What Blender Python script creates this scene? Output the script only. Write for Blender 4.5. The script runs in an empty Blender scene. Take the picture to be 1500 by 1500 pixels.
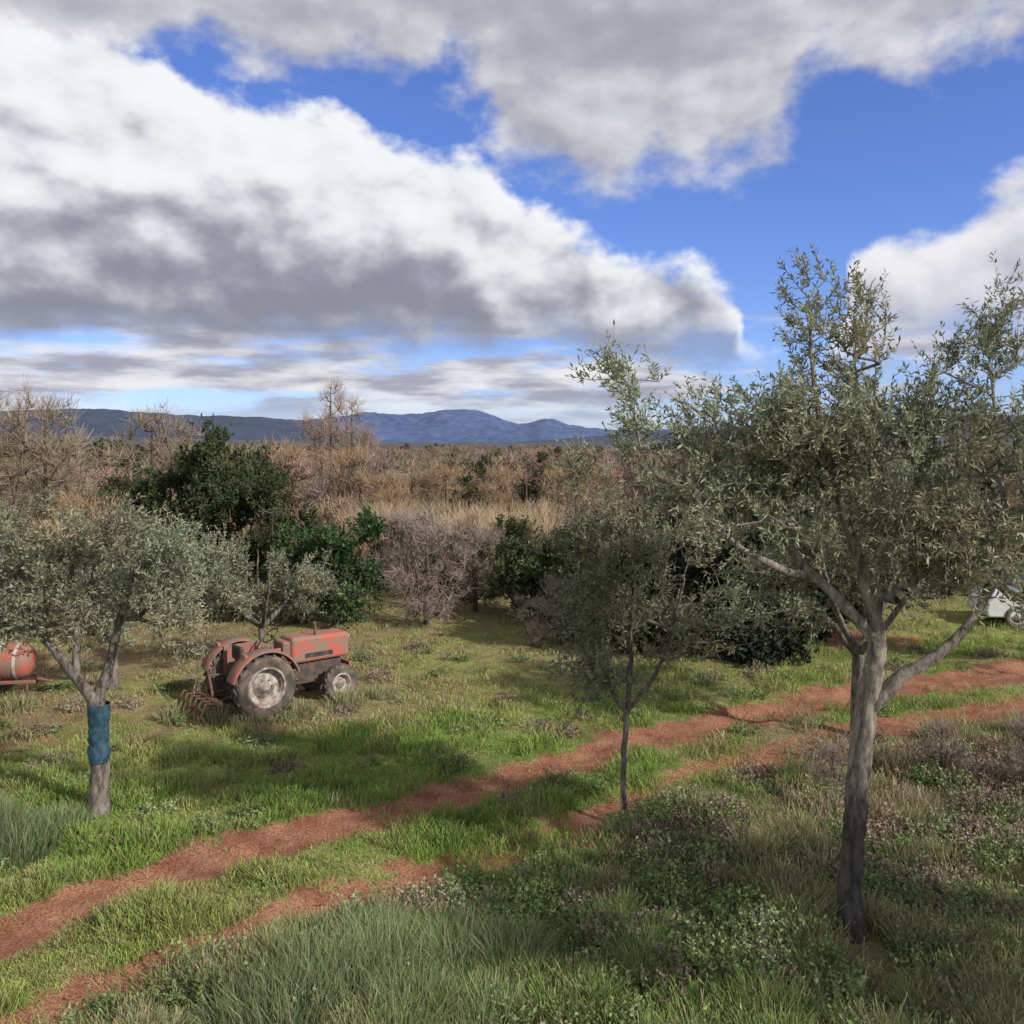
import bpy, math, numpy as np
from mathutils import Vector, Matrix
rng = np.random.default_rng(7)
scene = bpy.context.scene
COL = scene.collection

# ------------------------------------------------------------------ helpers
def link(o, parent=None):
    COL.objects.link(o)
    if parent: o.parent = parent
    return o
def empty(name, loc=(0,0,0), rotz=0):
    o = bpy.data.objects.new(name, None); o.location = loc; o.rotation_euler = (0,0,rotz)
    o.empty_display_size = .2
    return link(o)
def mesh_np(name, V, F, C=None, mats=(), smooth=False, extra=None, matidx=None):
    me = bpy.data.meshes.new(name)
    V = np.asarray(V, np.float32); F = np.asarray(F, np.int32)
    n, k = F.shape
    me.vertices.add(len(V)); me.vertices.foreach_set('co', V.ravel())
    me.loops.add(n*k); me.loops.foreach_set('vertex_index', F.ravel())
    me.polygons.add(n); me.polygons.foreach_set('loop_start', np.arange(0, n*k, k, dtype=np.int32))
    if smooth: me.polygons.foreach_set('use_smooth', np.ones(n, bool))
    for m in mats: me.materials.append(m)
    if matidx is not None: me.polygons.foreach_set('material_index', np.asarray(matidx, np.int32))
    if C is not None:
        a = me.attributes.new('Col', 'FLOAT_COLOR', 'POINT')
        c4 = np.ones((len(V), 4), np.float32); c4[:, :3] = C
        a.data.foreach_set('color', c4.ravel())
    if extra:
        for nm, arr in extra.items():
            a = me.attributes.new(nm, 'FLOAT', 'POINT'); a.data.foreach_set('value', np.asarray(arr, np.float32))
    me.update(); me.validate()
    return me
def obj(name, me, loc=(0,0,0), rotz=0, parent=None, scale=(1,1,1)):
    o = bpy.data.objects.new(name, me); o.location = loc; o.rotation_euler = (0,0,rotz); o.scale = scale
    return link(o, parent)
def hsh(ix, iy, s):
    v = np.sin(ix*127.1+iy*311.7+s*74.7)*43758.5453
    return v-np.floor(v)
def vnoise(x, y, s=0):
    ix = np.floor(x); iy = np.floor(y); fx = x-ix; fy = y-iy
    fx = fx*fx*(3-2*fx); fy = fy*fy*(3-2*fy)
    a = hsh(ix,iy,s); b = hsh(ix+1,iy,s); c = hsh(ix,iy+1,s); d = hsh(ix+1,iy+1,s)
    return (a*(1-fx)+b*fx)*(1-fy)+(c*(1-fx)+d*fx)*fy
def fbm(x, y, s=0, o=4):
    r = 0; a = .5; t = 0
    for i in range(o):
        r = r+a*vnoise(x, y, s+i); t += a; a *= .5; x, y = (x*.8-y*.6)*2.03+5.1, (x*.6+y*.8)*2.03+1.7
    return r/t
def sst(a, b, x):
    t = np.clip((x-a)/(b-a), 0, 1); return t*t*(3-2*t)
def nrm(v): return v/np.maximum(np.linalg.norm(v, axis=-1, keepdims=True), 1e-9)

# ------------------------------------------------------------------ materials
def new_mat(name):
    m = bpy.data.materials.new(name); m.use_nodes = True
    nt = m.node_tree; b = nt.nodes['Principled BSDF']
    return m, nt, b
def simple_mat(name, col, rough=.6, metal=0, var=.35, scale=9, dirt=None, bump=.0, lo=.35, hi=.6):
    m, nt, b = new_mat(name)
    N = nt.nodes; L = nt.links
    tc = N.new('ShaderNodeTexCoord'); no = N.new('ShaderNodeTexNoise')
    no.inputs['Scale'].default_value = scale; no.inputs['Detail'].default_value = 6
    L.new(tc.outputs['Object'], no.inputs['Vector'])
    cr = N.new('ShaderNodeValToRGB'); L.new(no.outputs[0], cr.inputs[0])
    c = np.array(col); d = np.array(dirt) if dirt else c*(1-var)
    cr.color_ramp.elements[0].position = lo; cr.color_ramp.elements[0].color = (*d, 1)
    cr.color_ramp.elements[1].position = hi; cr.color_ramp.elements[1].color = (*c, 1)
    L.new(cr.outputs[0], b.inputs['Base Color'])
    b.inputs['Roughness'].default_value = rough; b.inputs['Metallic'].default_value = metal
    if bump:
        bp = N.new('ShaderNodeBump'); bp.inputs['Strength'].default_value = bump; bp.inputs['Distance'].default_value = .02
        L.new(no.outputs[0], bp.inputs['Height']); L.new(bp.outputs[0], b.inputs['Normal'])
    return m
def leaf_mat(name, transl=.25, back=None, gloss=0):
    m, nt, b = new_mat(name); N = nt.nodes; L = nt.links
    at = N.new('ShaderNodeAttribute'); at.attribute_name = 'Col'
    src = at.outputs['Color']
    if back:
        g = N.new('ShaderNodeNewGeometry'); mx = N.new('ShaderNodeMix'); mx.data_type = 'RGBA'
        mx.inputs[7].default_value = (*back, 1); L.new(src, mx.inputs[6])
        mu = N.new('ShaderNodeMath'); mu.operation = 'MULTIPLY'; mu.inputs[1].default_value = .5
        L.new(g.outputs['Backfacing'], mu.inputs[0]); L.new(mu.outputs[0], mx.inputs[0]); src = mx.outputs[2]
    if gloss:
        L.new(src, b.inputs['Base Color']); b.inputs['Roughness'].default_value = .5; b.inputs['Specular IOR Level'].default_value = gloss
        sh = b.outputs[0]
    else:
        N.remove(b); d = N.new('ShaderNodeBsdfDiffuse'); L.new(src, d.inputs[0]); sh = d.outputs[0]
    if transl:
        tr = N.new('ShaderNodeBsdfTranslucent'); L.new(src, tr.inputs[0])
        ms = N.new('ShaderNodeMixShader'); ms.inputs[0].default_value = transl
        L.new(sh, ms.inputs[1]); L.new(tr.outputs[0], ms.inputs[2]); sh = ms.outputs[0]
    L.new(sh, N['Material Output'].inputs[0])
    return m
def bark_mat(name, c1, c2, scale=14, shade_z=None):
    m, nt, b = new_mat(name); N = nt.nodes; L = nt.links
    tc = N.new('ShaderNodeTexCoord'); mp = N.new('ShaderNodeMapping'); mp.inputs['Scale'].default_value = (1,1,.3)
    L.new(tc.outputs['Object'], mp.inputs[0])
    no = N.new('ShaderNodeTexNoise'); no.inputs['Scale'].default_value = scale; no.inputs['Detail'].default_value = 8; no.inputs['Roughness'].default_value = .7
    L.new(mp.outputs[0], no.inputs['Vector'])
    cr = N.new('ShaderNodeValToRGB'); L.new(no.outputs[0], cr.inputs[0])
    cr.color_ramp.elements[0].position = .38; cr.color_ramp.elements[0].color = (*c1, 1)
    cr.color_ramp.elements[1].position = .62; cr.color_ramp.elements[1].color = (*c2, 1)
    out = cr.outputs[0]
    if shade_z:   # shade on the lower trunk and light above, put into the bark colour
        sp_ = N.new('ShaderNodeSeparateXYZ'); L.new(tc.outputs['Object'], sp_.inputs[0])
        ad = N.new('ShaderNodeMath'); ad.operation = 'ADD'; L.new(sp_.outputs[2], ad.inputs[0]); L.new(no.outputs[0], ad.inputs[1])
        mr0 = N.new('ShaderNodeMapRange'); mr0.interpolation_type = 'SMOOTHSTEP'; mr0.inputs[1].default_value = shade_z; mr0.inputs[2].default_value = shade_z+.7
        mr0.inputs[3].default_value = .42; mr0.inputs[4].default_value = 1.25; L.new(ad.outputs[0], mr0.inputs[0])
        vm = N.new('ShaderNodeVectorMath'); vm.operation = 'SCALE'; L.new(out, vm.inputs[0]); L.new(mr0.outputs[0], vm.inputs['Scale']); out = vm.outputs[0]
    L.new(out, b.inputs['Base Color']); b.inputs['Roughness'].default_value = .9
    bp = N.new('ShaderNodeBump'); bp.inputs['Strength'].default_value = .8; bp.inputs['Distance'].default_value = .03
    L.new(no.outputs[0], bp.inputs['Height']); L.new(bp.outputs[0], b.inputs['Normal'])
    return m
M_olive = leaf_mat('olive_leaves', .25, back=(.40,.40,.27), gloss=.3)
M_leaf = leaf_mat('green_leaves', .2)
M_twig = leaf_mat('twigs', .0)
M_grass = leaf_mat('grass_blades', .3)
M_bark = bark_mat('olive_bark', (.05,.038,.03), (.25,.215,.175))
M_barkb = bark_mat('old_olive_bark', (.07,.055,.042), (.29,.255,.21), shade_z=1.75)
M_barkd = bark_mat('dark_bark', (.05,.035,.025), (.14,.10,.075))

# ------------------------------------------------------------------ terrain functions
R1 = np.array([(-9,7.2),(-5.67,8.66),(-5.24,9.08),(-4.75,9.8),(-3.64,10.55),(-2.62,11.35),(-1.41,12.25),(0,13.35),(1.7,14.65),(3.7,16.0),(6.05,17.4),(7.8,18.3),(11.2,19.4),(18,21.5)])
R2 = np.array([(-6,6.0),(-4.3,7.4),(-3.75,8.1),(-3.2,8.7),(-2.4,9.3),(-1.1,10.2),(.44,11.4),(1.4,12.1),(2.5,13.0),(3.8,14.0),(5.95,15.4),(8.3,16.6),(14,18.6)])
def pdist(x, y, P):
    d = np.full(x.shape, 1e9)
    for i in range(len(P)-1):
        a = P[i]; b = P[i+1]; ab = b-a
        t = np.clip(((x-a[0])*ab[0]+(y-a[1])*ab[1])/(ab@ab), 0, 1)
        d = np.minimum(d, np.hypot(x-a[0]-t*ab[0], y-a[1]-t*ab[1]))
    return d
def soil(x, y):
    wob = (fbm(x*1.3, y*1.3, 3)-.5)*.65+(fbm(x*4, y*4, 5)-.5)*.4
    wd = .04+.14*sst(-1, 4, x)
    s1 = 1-sst(.20, .70, pdist(x, y, R1)+wob-wd)
    s1 = s1*(.82+.18*sst(.35,.6,fbm(x*2.2,y*2.2,14)))
    s2 = (1-sst(.12, .60, pdist(x, y, R2)+wob-wd))*np.where(x < -1.6, .9, .55+.35*sst(.35, .55, fbm(x*.8, y*.8, 9)))
    s3 = (1-sst(.5, 1.3, np.hypot((x-8.6)*.5, y-22.3)+wob*2))*.8
    s4 = sst(.55, .7, fbm(x*.7, y*.7, 21))*.38*sst(11, 14, y)*(1-sst(20,24,y))
    s5 = (1-sst(1, 3.5, np.hypot((x+10)*.6, y-15.3)+wob*3))*.42
    return np.clip(np.maximum(np.maximum(s1, s2), np.maximum(np.maximum(s3, s5), s4)), 0, 1)
def height(x, y):
    near = 1-sst(40, 90, np.hypot(x, y))
    h = (fbm(x*.35, y*.35, 11)-.5)*.3*near + (fbm(x*1.6, y*1.6, 12)-.5)*.1*near
    s = 1-sst(.1, .6, np.minimum(pdist(x, y, R1), pdist(x, y, R2)))
    return h-.06*s
def gcol(x, y):
    n1 = fbm(x*.5, y*.5, 31); n2 = fbm(x*1.8, y*1.8, 32); n3 = fbm(x*5, y*5, 33)
    G = np.array([.20,.29,.07]); S = np.array([.34,.27,.155]); D = np.array([.19,.25,.095]); B = np.array([.30,.235,.165]); YG = np.array([.30,.335,.115])
    def mix(a, b, t): return a*(1-t[..., None])+b*t[..., None]
    c = np.broadcast_to(G, x.shape+(3,)).copy()
    c = mix(c, YG, sst(.42, .6, n1+(n2-.5)*.4)*.75)
    line = 15.2+.6*np.maximum(0, x+3.5)
    f = sst(-.5, 1.2, y-line+(n2-.5)*3.2)
    east = sst(-6, -1, x)
    fc = mix(np.broadcast_to(S, c.shape), YG, np.clip(sst(.44, .6, n1+(n2-.5)*.5)*.8+east*.42,0,.9))
    fc = mix(fc, np.broadcast_to(S*.8, c.shape), sst(.5, .65, n2)*(1-.6*east))
    c = mix(c, fc, f*.9)
    c = mix(c, S*np.ones(3), sst(.56,.68,n2)*.35)
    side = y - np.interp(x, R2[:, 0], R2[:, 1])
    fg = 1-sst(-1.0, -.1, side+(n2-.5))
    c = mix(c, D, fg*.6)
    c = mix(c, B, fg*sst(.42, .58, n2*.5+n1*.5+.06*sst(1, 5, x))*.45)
    c = mix(c, B, sst(2, 5, x)*sst(10.5, 12, y)*(1-sst(15, 18, y))*sst(.4,.6,n2)*.7)
    far = sst(26, 60, np.hypot(x, y))
    c = mix(c, np.array([.19,.15,.09])*np.ones(3), far)
    vf = sst(200, 900, np.hypot(x, y))
    c = mix(c, np.array([.12,.125,.10])*np.ones(3), vf)
    return c*(.65+.7*n3)[..., None]

# ------------------------------------------------------------------ ground sheet
st = .12
xi = np.arange(-17, 17, st); gx = np.cumsum(np.geomspace(st, 900, 62))
xs = np.concatenate([-17-gx[::-1], xi, xi[-1]+gx])
yi = np.arange(4, 30, st); gy = np.cumsum(np.geomspace(st, 700, 75)); gb = np.cumsum(np.geomspace(st, 300, 30))
ys = np.concatenate([4-gb[::-1], yi, yi[-1]+gy])
XX, YY = np.meshgrid(xs, ys)
HH = height(XX, YY)
V = np.stack([XX, YY, HH], -1).reshape(-1, 3)
ny, nx = XX.shape
idx = np.arange(ny*nx).reshape(ny, nx)
F = np.stack([idx[:-1,:-1], idx[:-1,1:], idx[1:,1:], idx[1:,:-1]], -1).reshape(-1, 4)
mg, nt, b = new_mat('ground_soil_and_grass'); N = nt.nodes; L = nt.links
at = N.new('ShaderNodeAttribute'); at.attribute_name = 'Col'
as_ = N.new('ShaderNodeAttribute'); as_.attribute_name = 'soil'
tc = N.new('ShaderNodeTexCoord')
def noise(scale, det=8, rough=.6):
    n = N.new('ShaderNodeTexNoise'); n.inputs['Scale'].default_value = scale; n.inputs['Detail'].default_value = det; n.inputs['Roughness'].default_value = rough
    L.new(tc.outputs['Object'], n.inputs['Vector']); return n
na = noise(9, 5); nb = noise(2.2, 4); nc = noise(34, 3)
def math_(op, a, b_=None, c=None):
    m = N.new('ShaderNodeMath'); m.operation = op
    for i, v in enumerate((a, b_, c)):
        if v is None: continue
        if isinstance(v, (int, float)): m.inputs[i].default_value = v
        else: L.new(v, m.inputs[i])
    return m.outputs[0]
sf = math_('ADD', as_.outputs['Fac'], math_('MULTIPLY', math_('SUBTRACT', na.outputs[0], .5), 1.7))
mr = N.new('ShaderNodeMapRange'); mr.interpolation_type = 'SMOOTHSTEP'; mr.inputs[1].default_value = .28; mr.inputs[2].default_value = .72
L.new(sf, mr.inputs[0])
scr = N.new('ShaderNodeValToRGB'); L.new(nb.outputs[0], scr.inputs[0])
scr.color_ramp.elements[0].position = .35; scr.color_ramp.elements[0].color = (.29,.125,.08,1)
scr.color_ramp.elements[1].position = .65; scr.color_ramp.elements[1].color = (.48,.25,.16,1)
mx = N.new('ShaderNodeMix'); mx.data_type = 'RGBA'; L.new(mr.outputs[0], mx.inputs[0])
mulc = N.new('ShaderNodeMix'); mulc.data_type = 'RGBA'; mulc.blend_type = 'MULTIPLY'; mulc.inputs[0].default_value = 1
gr = N.new('ShaderNodeValToRGB'); L.new(nc.outputs[0], gr.inputs[0])
gr.color_ramp.elements[0].position = .3; gr.color_ramp.elements[0].color = (.45,.42,.4,1)
gr.color_ramp.elements[1].position = .7; gr.color_ramp.elements[1].color = (1.2,1.15,1.1,1)
L.new(at.outputs['Color'], mx.inputs[6]); L.new(scr.outputs[0], mx.inputs[7])
L.new(mx.outputs[2], mulc.inputs[6]); L.new(gr.outputs[0], mulc.inputs[7])
L.new(mulc.outputs[2], b.inputs['Base Color']); b.inputs['Roughness'].default_value = .95; b.inputs['Specular IOR Level'].default_value = .1
bp = N.new('ShaderNodeBump'); bp.inputs['Strength'].default_value = .7; bp.inputs['Distance'].default_value = .05
L.new(math_('ADD', na.outputs[0], nc.outputs[0]), bp.inputs['Height']); L.new(bp.outputs[0], b.inputs['Normal'])
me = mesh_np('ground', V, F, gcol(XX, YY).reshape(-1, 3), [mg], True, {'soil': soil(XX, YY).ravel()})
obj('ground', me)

# ------------------------------------------------------------------ grass
def blades(x, y, h, w, c, lean=.5, seed=1, out=None, seg=True):
    r = np.random.default_rng(seed); n = len(x)
    z = height(x, y)-.01
    a = r.uniform(0, 2*np.pi, n); la = r.uniform(0, 2*np.pi, n); l = r.uniform(.1, 1, n)*lean*h
    lx = np.cos(la)*l; ly = np.sin(la)*l
    if out is not None: lx = lx*.6+out[0]*h; ly = ly*.6+out[1]*h
    wx = np.cos(a)*w/2; wy = np.sin(a)*w/2
    p = np.stack([x, y, z], -1)
    side = np.stack([wx, wy, 0*wx], -1)
    tip = p+np.stack([lx, ly, h*.97], -1)
    if seg:
        mid = p+np.stack([lx*.35, ly*.35, h*.6], -1)
        V = np.stack([p-side, p+side, mid-side*.8, mid+side*.8, tip-side*.15, tip+side*.15], 1)
        i = np.arange(n)[:,None]*6
        F = np.concatenate([i+np.array([0,1,3,2]), i+np.array([2,3,5,4])], 0)
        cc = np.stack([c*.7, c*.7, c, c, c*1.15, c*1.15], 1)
    else:
        V = np.stack([p-side*.6, p+side*.6, tip+side*.4, tip-side*.4], 1)
        F = np.arange(n*4).reshape(n, 4)
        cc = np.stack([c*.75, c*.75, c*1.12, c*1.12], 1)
    return V.reshape(-1, 3), F, cc.reshape(-1, 3)
def merge(parts):
    Vs, Fs, Cs = [], [], []; o = 0
    for V, F, C in parts:
        Vs.append(V); Fs.append(F+o); Cs.append(C); o += len(V)
    return np.concatenate(Vs), np.concatenate(Fs), np.concatenate(Cs)
n = 600000
yy = 1/ (1/6.3 - rng.uniform(0, 1, n)*(1/6.3-1/34)); xx = rng.uniform(-1, 1, n)*(yy*.63+1.0)
s = soil(xx, yy); keep = rng.uniform(0, 1, n) > s*1.15-.06
keep &= np.hypot(xx-3.45, (yy-8.7)*.8) > .32*rng.uniform(.5,1.4,n)
keep &= rng.uniform(0,1,n) < .4+.6*sst(.34,.5,fbm(xx*2.6,yy*2.6,88))
xx = xx[keep]; yy = yy[keep]; n = len(xx)
side = yy-np.interp(xx, R2[:,0], R2[:,1])
fg = 1-sst(-1.2, -.2, side)
clump = fbm(xx*1.7, yy*1.7, 41); big = fbm(xx*.6, yy*.6, 42)
line = 15.2+.6*np.maximum(0, xx+3.5); fld = sst(-.5, 1, yy-line)
h = (.04+.13*sst(.38,.68,clump))*(1-.4*fld) + fg*(.02+.13*sst(.4,.7,clump)*sst(.3,.6,big))
h *= rng.uniform(.5, 1.35, n)
w = (.004+.0011*yy)*rng.uniform(.7, 1.4, n)
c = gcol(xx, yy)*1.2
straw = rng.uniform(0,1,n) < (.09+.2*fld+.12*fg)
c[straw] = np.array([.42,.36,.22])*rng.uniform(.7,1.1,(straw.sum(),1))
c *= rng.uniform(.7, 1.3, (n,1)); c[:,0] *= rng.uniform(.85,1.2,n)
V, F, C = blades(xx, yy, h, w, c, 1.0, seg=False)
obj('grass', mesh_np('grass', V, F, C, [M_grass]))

def tussocks(name, cents, col, per, seed, w=.009, lean=.8):
    r = np.random.default_rng(seed); parts = []
    for (cx, cy, rad, hh) in cents:
        k = int(per*rad*rad/.16)
        a = r.uniform(0, 2*np.pi, k); q = np.sqrt(r.uniform(0,1,k))*rad
        x = cx+np.cos(a)*q; y = cy+np.sin(a)*q
        hgt = hh*(1-.5*(q/rad)**2)*r.uniform(.4, 1.15, k)
        cc = np.array(col)*r.uniform(.65, 1.4, (k,1))*r.uniform(.8,1.2)
        y_ = r.uniform(0,1,k) < .2; cc[y_] = np.array([.38,.35,.2])*r.uniform(.7,1.1,(y_.sum(),1))
        o = (np.cos(a)*q/rad*.4, np.sin(a)*q/rad*.4)
        parts.append(blades(x, y, hgt, w*r.uniform(.6,1.3,k), cc, lean, seed+1+len(parts), o))
    V, F, C = merge(parts)
    return obj(name, mesh_np(name, V, F, C, [M_grass]))
cs = []
for i in range(34):
    x = rng.uniform(-3.0, .1); y = rng.uniform(7.0, 9.2)
    if y > 8.7+.45*(x+2.6): continue
    cs.append((x, y, rng.uniform(.22,.42), rng.uniform(.22,.5)))
cs += [(-1.6,7.9,.5,.62),(-1.2,8.3,.5,.6),(-2.0,8.1,.4,.5),(-.6,8.7,.4,.45),(-1.9,7.4,.5,.6),(-.9,7.6,.5,.5)]
tussocks('tall_grass', cs, (.22,.28,.13), 950, 5)
cs = [(-6.6,11.2,.6,.45),(-6.1,10.9,.5,.4),(-7.2,11.6,.6,.45),(-5.9,11.5,.4,.35)]
tussocks('tall_grass', cs, (.20,.27,.13), 800, 15)

# ------------------------------------------------------------------ leaf/twig geometry
def leafquads(base, d, ln, wd, c, r):
    n = len(base)
    rnd = nrm(r.normal(size=(n,3))); sd = nrm(np.cross(d, rnd))*wd[:,None]/2
    up = np.cross(sd, d); up = nrm(up)*ln[:,None]*.08
    V = np.stack([base, base+d*ln[:,None]*.45+sd+up, base+d*ln[:,None], base+d*ln[:,None]*.45-sd+up], 1)
    return V.reshape(-1,3), np.arange(n*4).reshape(n,4), np.repeat(c, 4, 0)
def ribbons(a, b_, wd, c, r):
    d = nrm(b_-a); n = len(a)
    sd = nrm(np.cross(d, nrm(r.normal(size=(n,3)))))*wd[:,None]/2
    V = np.stack([a-sd, a+sd, b_+sd*.4, b_-sd*.4], 1)
    return V.reshape(-1,3), np.arange(n*4).reshape(n,4), np.repeat(c, 4, 0)

def weeds(name, cents, seed, cols, lf=(.045,.026)):
    r = np.random.default_rng(seed); parts = []
    for (cx, cy, rad, hh, ci) in cents:
        ns = int(34*(rad/.2)**2)
        a = r.uniform(0,6.283,ns); q = np.sqrt(r.uniform(0,1,ns))*rad
        b0 = np.stack([cx+np.cos(a)*q*.7, cy+np.sin(a)*q*.7, np.zeros(ns)], -1); b0[:,2] = height(b0[:,0], b0[:,1])
        hg = hh*(1-.6*(q/rad)**2)*r.uniform(.4,1.3,ns)
        tp = b0+np.stack([np.cos(a)*q*.6+r.normal(size=ns)*.05, np.sin(a)*q*.6+r.normal(size=ns)*.05, hg], -1)
        col = np.array(cols[ci])*r.uniform(.8,1.25)
        parts.append(ribbons(b0, tp, np.full(ns,.007), col*.8*r.uniform(.7,1.2,(ns,1)), r))
        m = 9; t = r.uniform(.25,1.05,(ns,m)); bs = (b0[:,None]+(tp-b0)[:,None]*t[...,None]).reshape(-1,3)
        d = nrm(r.normal(size=(ns*m,3))+np.array([0,0,.6])); k = ns*m
        c = col*r.uniform(.65,1.35,(k,1))
        parts.append(leafquads(bs, d, lf[0]*r.uniform(.6,1.4,k), lf[1]*r.uniform(.6,1.3,k), c, r))
    V, F, C = merge(parts); return obj(name, mesh_np(name, V, F, C, [M_leaf]))
wc = [(.24,.31,.12),(.29,.34,.17),(.33,.27,.20),(.30,.24,.18),(.19,.26,.10)]
r = np.random.default_rng(55); cs = []
while len(cs) < 430:
    y = r.uniform(6.8, 15); x = r.uniform(-.6,.62)*y
    if y > np.interp(x, R2[:,0], R2[:,1])-.5: continue
    if x < -.3 and y < 9.3 and r.uniform() < .7: continue
    if abs(x-3.45) < .35 and 7.9 < y < 9.1: continue
    if vnoise(np.array([x*.9]), np.array([y*.9]), 5)[0] < .34: continue
    dry = r.uniform() < (.6 if (x > 1.5 and y > 10) else .16)
    cs.append((x, y, r.uniform(.12,.36), r.uniform(.12,.34), r.integers(2,4) if dry else [0,1,4][r.integers(3)]))
for i in range(150):
    y = r.uniform(9.5, 22); x = r.uniform(-.6,.55)*y
    if pdist(np.array([x]),np.array([y]),R1)[0] < .7 or pdist(np.array([x]),np.array([y]),R2)[0] < .6: continue
    cs.append((x, y, r.uniform(.1,.32), r.uniform(.08,.24), r.integers(0,5)))
weeds('weeds', cs, 56, wc)

def tube(P, R, sides, r=None, rough=.0):
    P = np.asarray(P, float); R = np.asarray(R, float); n = len(P)
    T = np.gradient(P, axis=0); T = nrm(T)
    ref = np.array([1.,0,0]) if abs(T[0][0]) < .8 else np.array([0,1.,0])
    u = nrm(np.cross(T, ref)); v = np.cross(T, u)
    a = np.linspace(0, 2*np.pi, sides, endpoint=False)
    rr = R[:,None]*np.ones(sides)
    if rough:
        ph = r.uniform(0, 6, 3)
        for k, am in ((2,.5),(3,.6),(5,.35)):
            rr = rr*(1+rough*am*np.sin(k*a[None]+ph[k%3]+np.arange(n)[:,None]*.25))
        rr *= 1+rough*.4*r.normal(size=rr.shape)
    V = P[:,None]+u[:,None]*(np.cos(a)[None,:,None]*rr[...,None])+v[:,None]*(np.sin(a)[None,:,None]*rr[...,None])
    i = np.arange(n*sides).reshape(n, sides); j = np.roll(i, -1, 1)
    F = np.stack([i[:-1], j[:-1], j[1:], i[1:]], -1).reshape(-1,4)
    return V.reshape(-1,3), F
def resample(P, step):
    P = np.asarray(P, float); out = []
    n = len(P)
    for i in range(n-1):
        p0 = P[max(i-1,0)]; p1 = P[i]; p2 = P[i+1]; p3 = P[min(i+2,n-1)]
        k = max(2, int(np.linalg.norm(p2[:3]-p1[:3])/step))
        for t in np.arange(k)/k:
            out.append(.5*((2*p1)+(-p0+p2)*t+(2*p0-5*p1+4*p2-p3)*t*t+(-p0+3*p1-3*p2+p3)*t**3))
    out.append(P[-1]); return np.array(out)
def tree_mesh(name, limbs, crown, nt_, seed, leafc=(.1,.13,.06), leaf=(.075,.018), S=5, L_=(.2,.42), nl=14,
              up=.7, clump=.28, attach_z=.6, bark=None, mat=None, twigc=(.2,.17,.13), twigw=.006, edge_r=.0042, cvar=.35, sides=12, per=9, rnd=.6):
    r = np.random.default_rng(seed)
    nodes = []; par = []; limbR = []
    Wv, Wf = [], []; off = 0
    for li, P in enumerate(limbs):
        Q = resample(P, .1)
        Q[1:,:3] += r.normal(size=(len(Q)-1,3))*.006
        s0 = len(nodes)
        if li == 0: pr = -1
        else:
            A = np.array(nodes); pr = int(np.argmin(np.linalg.norm(A-Q[0,:3], axis=1)))
        for k, q in enumerate(Q):
            nodes.append(q[:3].copy()); par.append(pr if k == 0 else s0+k-1); limbR.append(q[3])
        v, f = tube(Q[:,:3], Q[:,3], sides, r, .10)
        Wv.append(v); Wf.append(f+off); off += len(v)
    cr = np.array(crown, float); w = cr[:,6]*(cr[:,3]*cr[:,4]*cr[:,5])**.75; w = w/w.sum()
    ncl = max(8, nt_//per)
    pick = r.choice(len(cr), ncl, p=w)
    dirs = nrm(r.normal(size=(ncl,3))); rad = r.uniform(.12, 1, ncl)**(1/2.4)
    if ncl > 3*len(cr):            # every lobe of the crown gets at least one cluster
        pick[:len(cr)] = np.arange(len(cr)); rad[:len(cr)] *= .4
    cc = cr[pick,:3]+dirs*cr[pick,3:6]*rad[:,None]
    ci = r.integers(0, ncl, nt_)
    lim = np.minimum(clump, cr[pick,3]*.6+.03)
    T = cc[ci]+r.normal(size=(nt_,3))*np.stack([lim[ci], lim[ci], np.full(nt_, clump)], -1)
    cent = (cr[:,:3]*w[:,None]).sum(0)
    o = np.argsort(np.linalg.norm(T-np.array([cent[0],cent[1],cr[:,2].min()-cr[:,5].max()*.5]), axis=1)); T = T[o]; ci = ci[o]
    T[:,2] = np.maximum(T[:,2], .06)
    cap = len(nodes)+nt_*9; A = np.zeros((cap,3)); n0 = len(nodes); A[:n0] = nodes; pa = np.full(cap, -1); pa[:n0] = par; cnt = n0
    ok = np.zeros(cap, bool); ok[:n0] = A[:n0,2] > attach_z
    ends = np.zeros(nt_, int)
    for i, t in enumerate(T):
        d = np.linalg.norm(A[:cnt]-t, axis=1)+np.maximum(0, A[:cnt,2]-t[2])*.5
        d[~ok[:cnt]] = 1e9
        k = int(np.argmin(d)); p0 = A[k]; dist = np.linalg.norm(t-p0)
        m = int(np.clip(dist/.16, 1, 8))
        pdir = nrm(p0-A[pa[k]]) if pa[k] >= 0 else np.array([0,0,1.])
        ctrl = p0+pdir*dist*.35+np.array([0,0,.08*dist])
        prev = k
        for q in range(1, m+1):
            s_ = q/m
            p = (1-s_)**2*p0+2*s_*(1-s_)*ctrl+s_*s_*t+(r.normal(size=3)*.012 if q < m else 0)
            A[cnt] = p; pa[cnt] = prev; ok[cnt] = True; prev = cnt; cnt += 1
        ends[i] = prev
    wt = np.zeros(cnt); wt[ends] += 1
    for i in range(cnt-1, n0-1, -1): wt[pa[i]] += wt[i]
    R = edge_r*np.maximum(wt, 1)**.5
    R[:n0] = np.minimum(np.array(limbR), 9)
    e = np.arange(n0, cnt); a_ = A[pa[e]]; b_ = A[e]
    ra = np.minimum(R[pa[e]], R[e]*1.25); rb = R[e]
    d = nrm(b_-a_); u = nrm(np.cross(d, np.array([.31,.87,.21]))); v = np.cross(d, u)
    a5 = np.linspace(0, 2*np.pi, 5, endpoint=False)
    ring = u[:,None]*np.cos(a5)[None,:,None]+v[:,None]*np.sin(a5)[None,:,None]
    Va = np.concatenate([a_[:,None]+ring*ra[:,None,None], b_[:,None]+ring*rb[:,None,None]], 1)
    m = len(e); ib = np.arange(m)[:,None]*10; k5 = np.arange(5); k6 = (k5+1)%5
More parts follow.
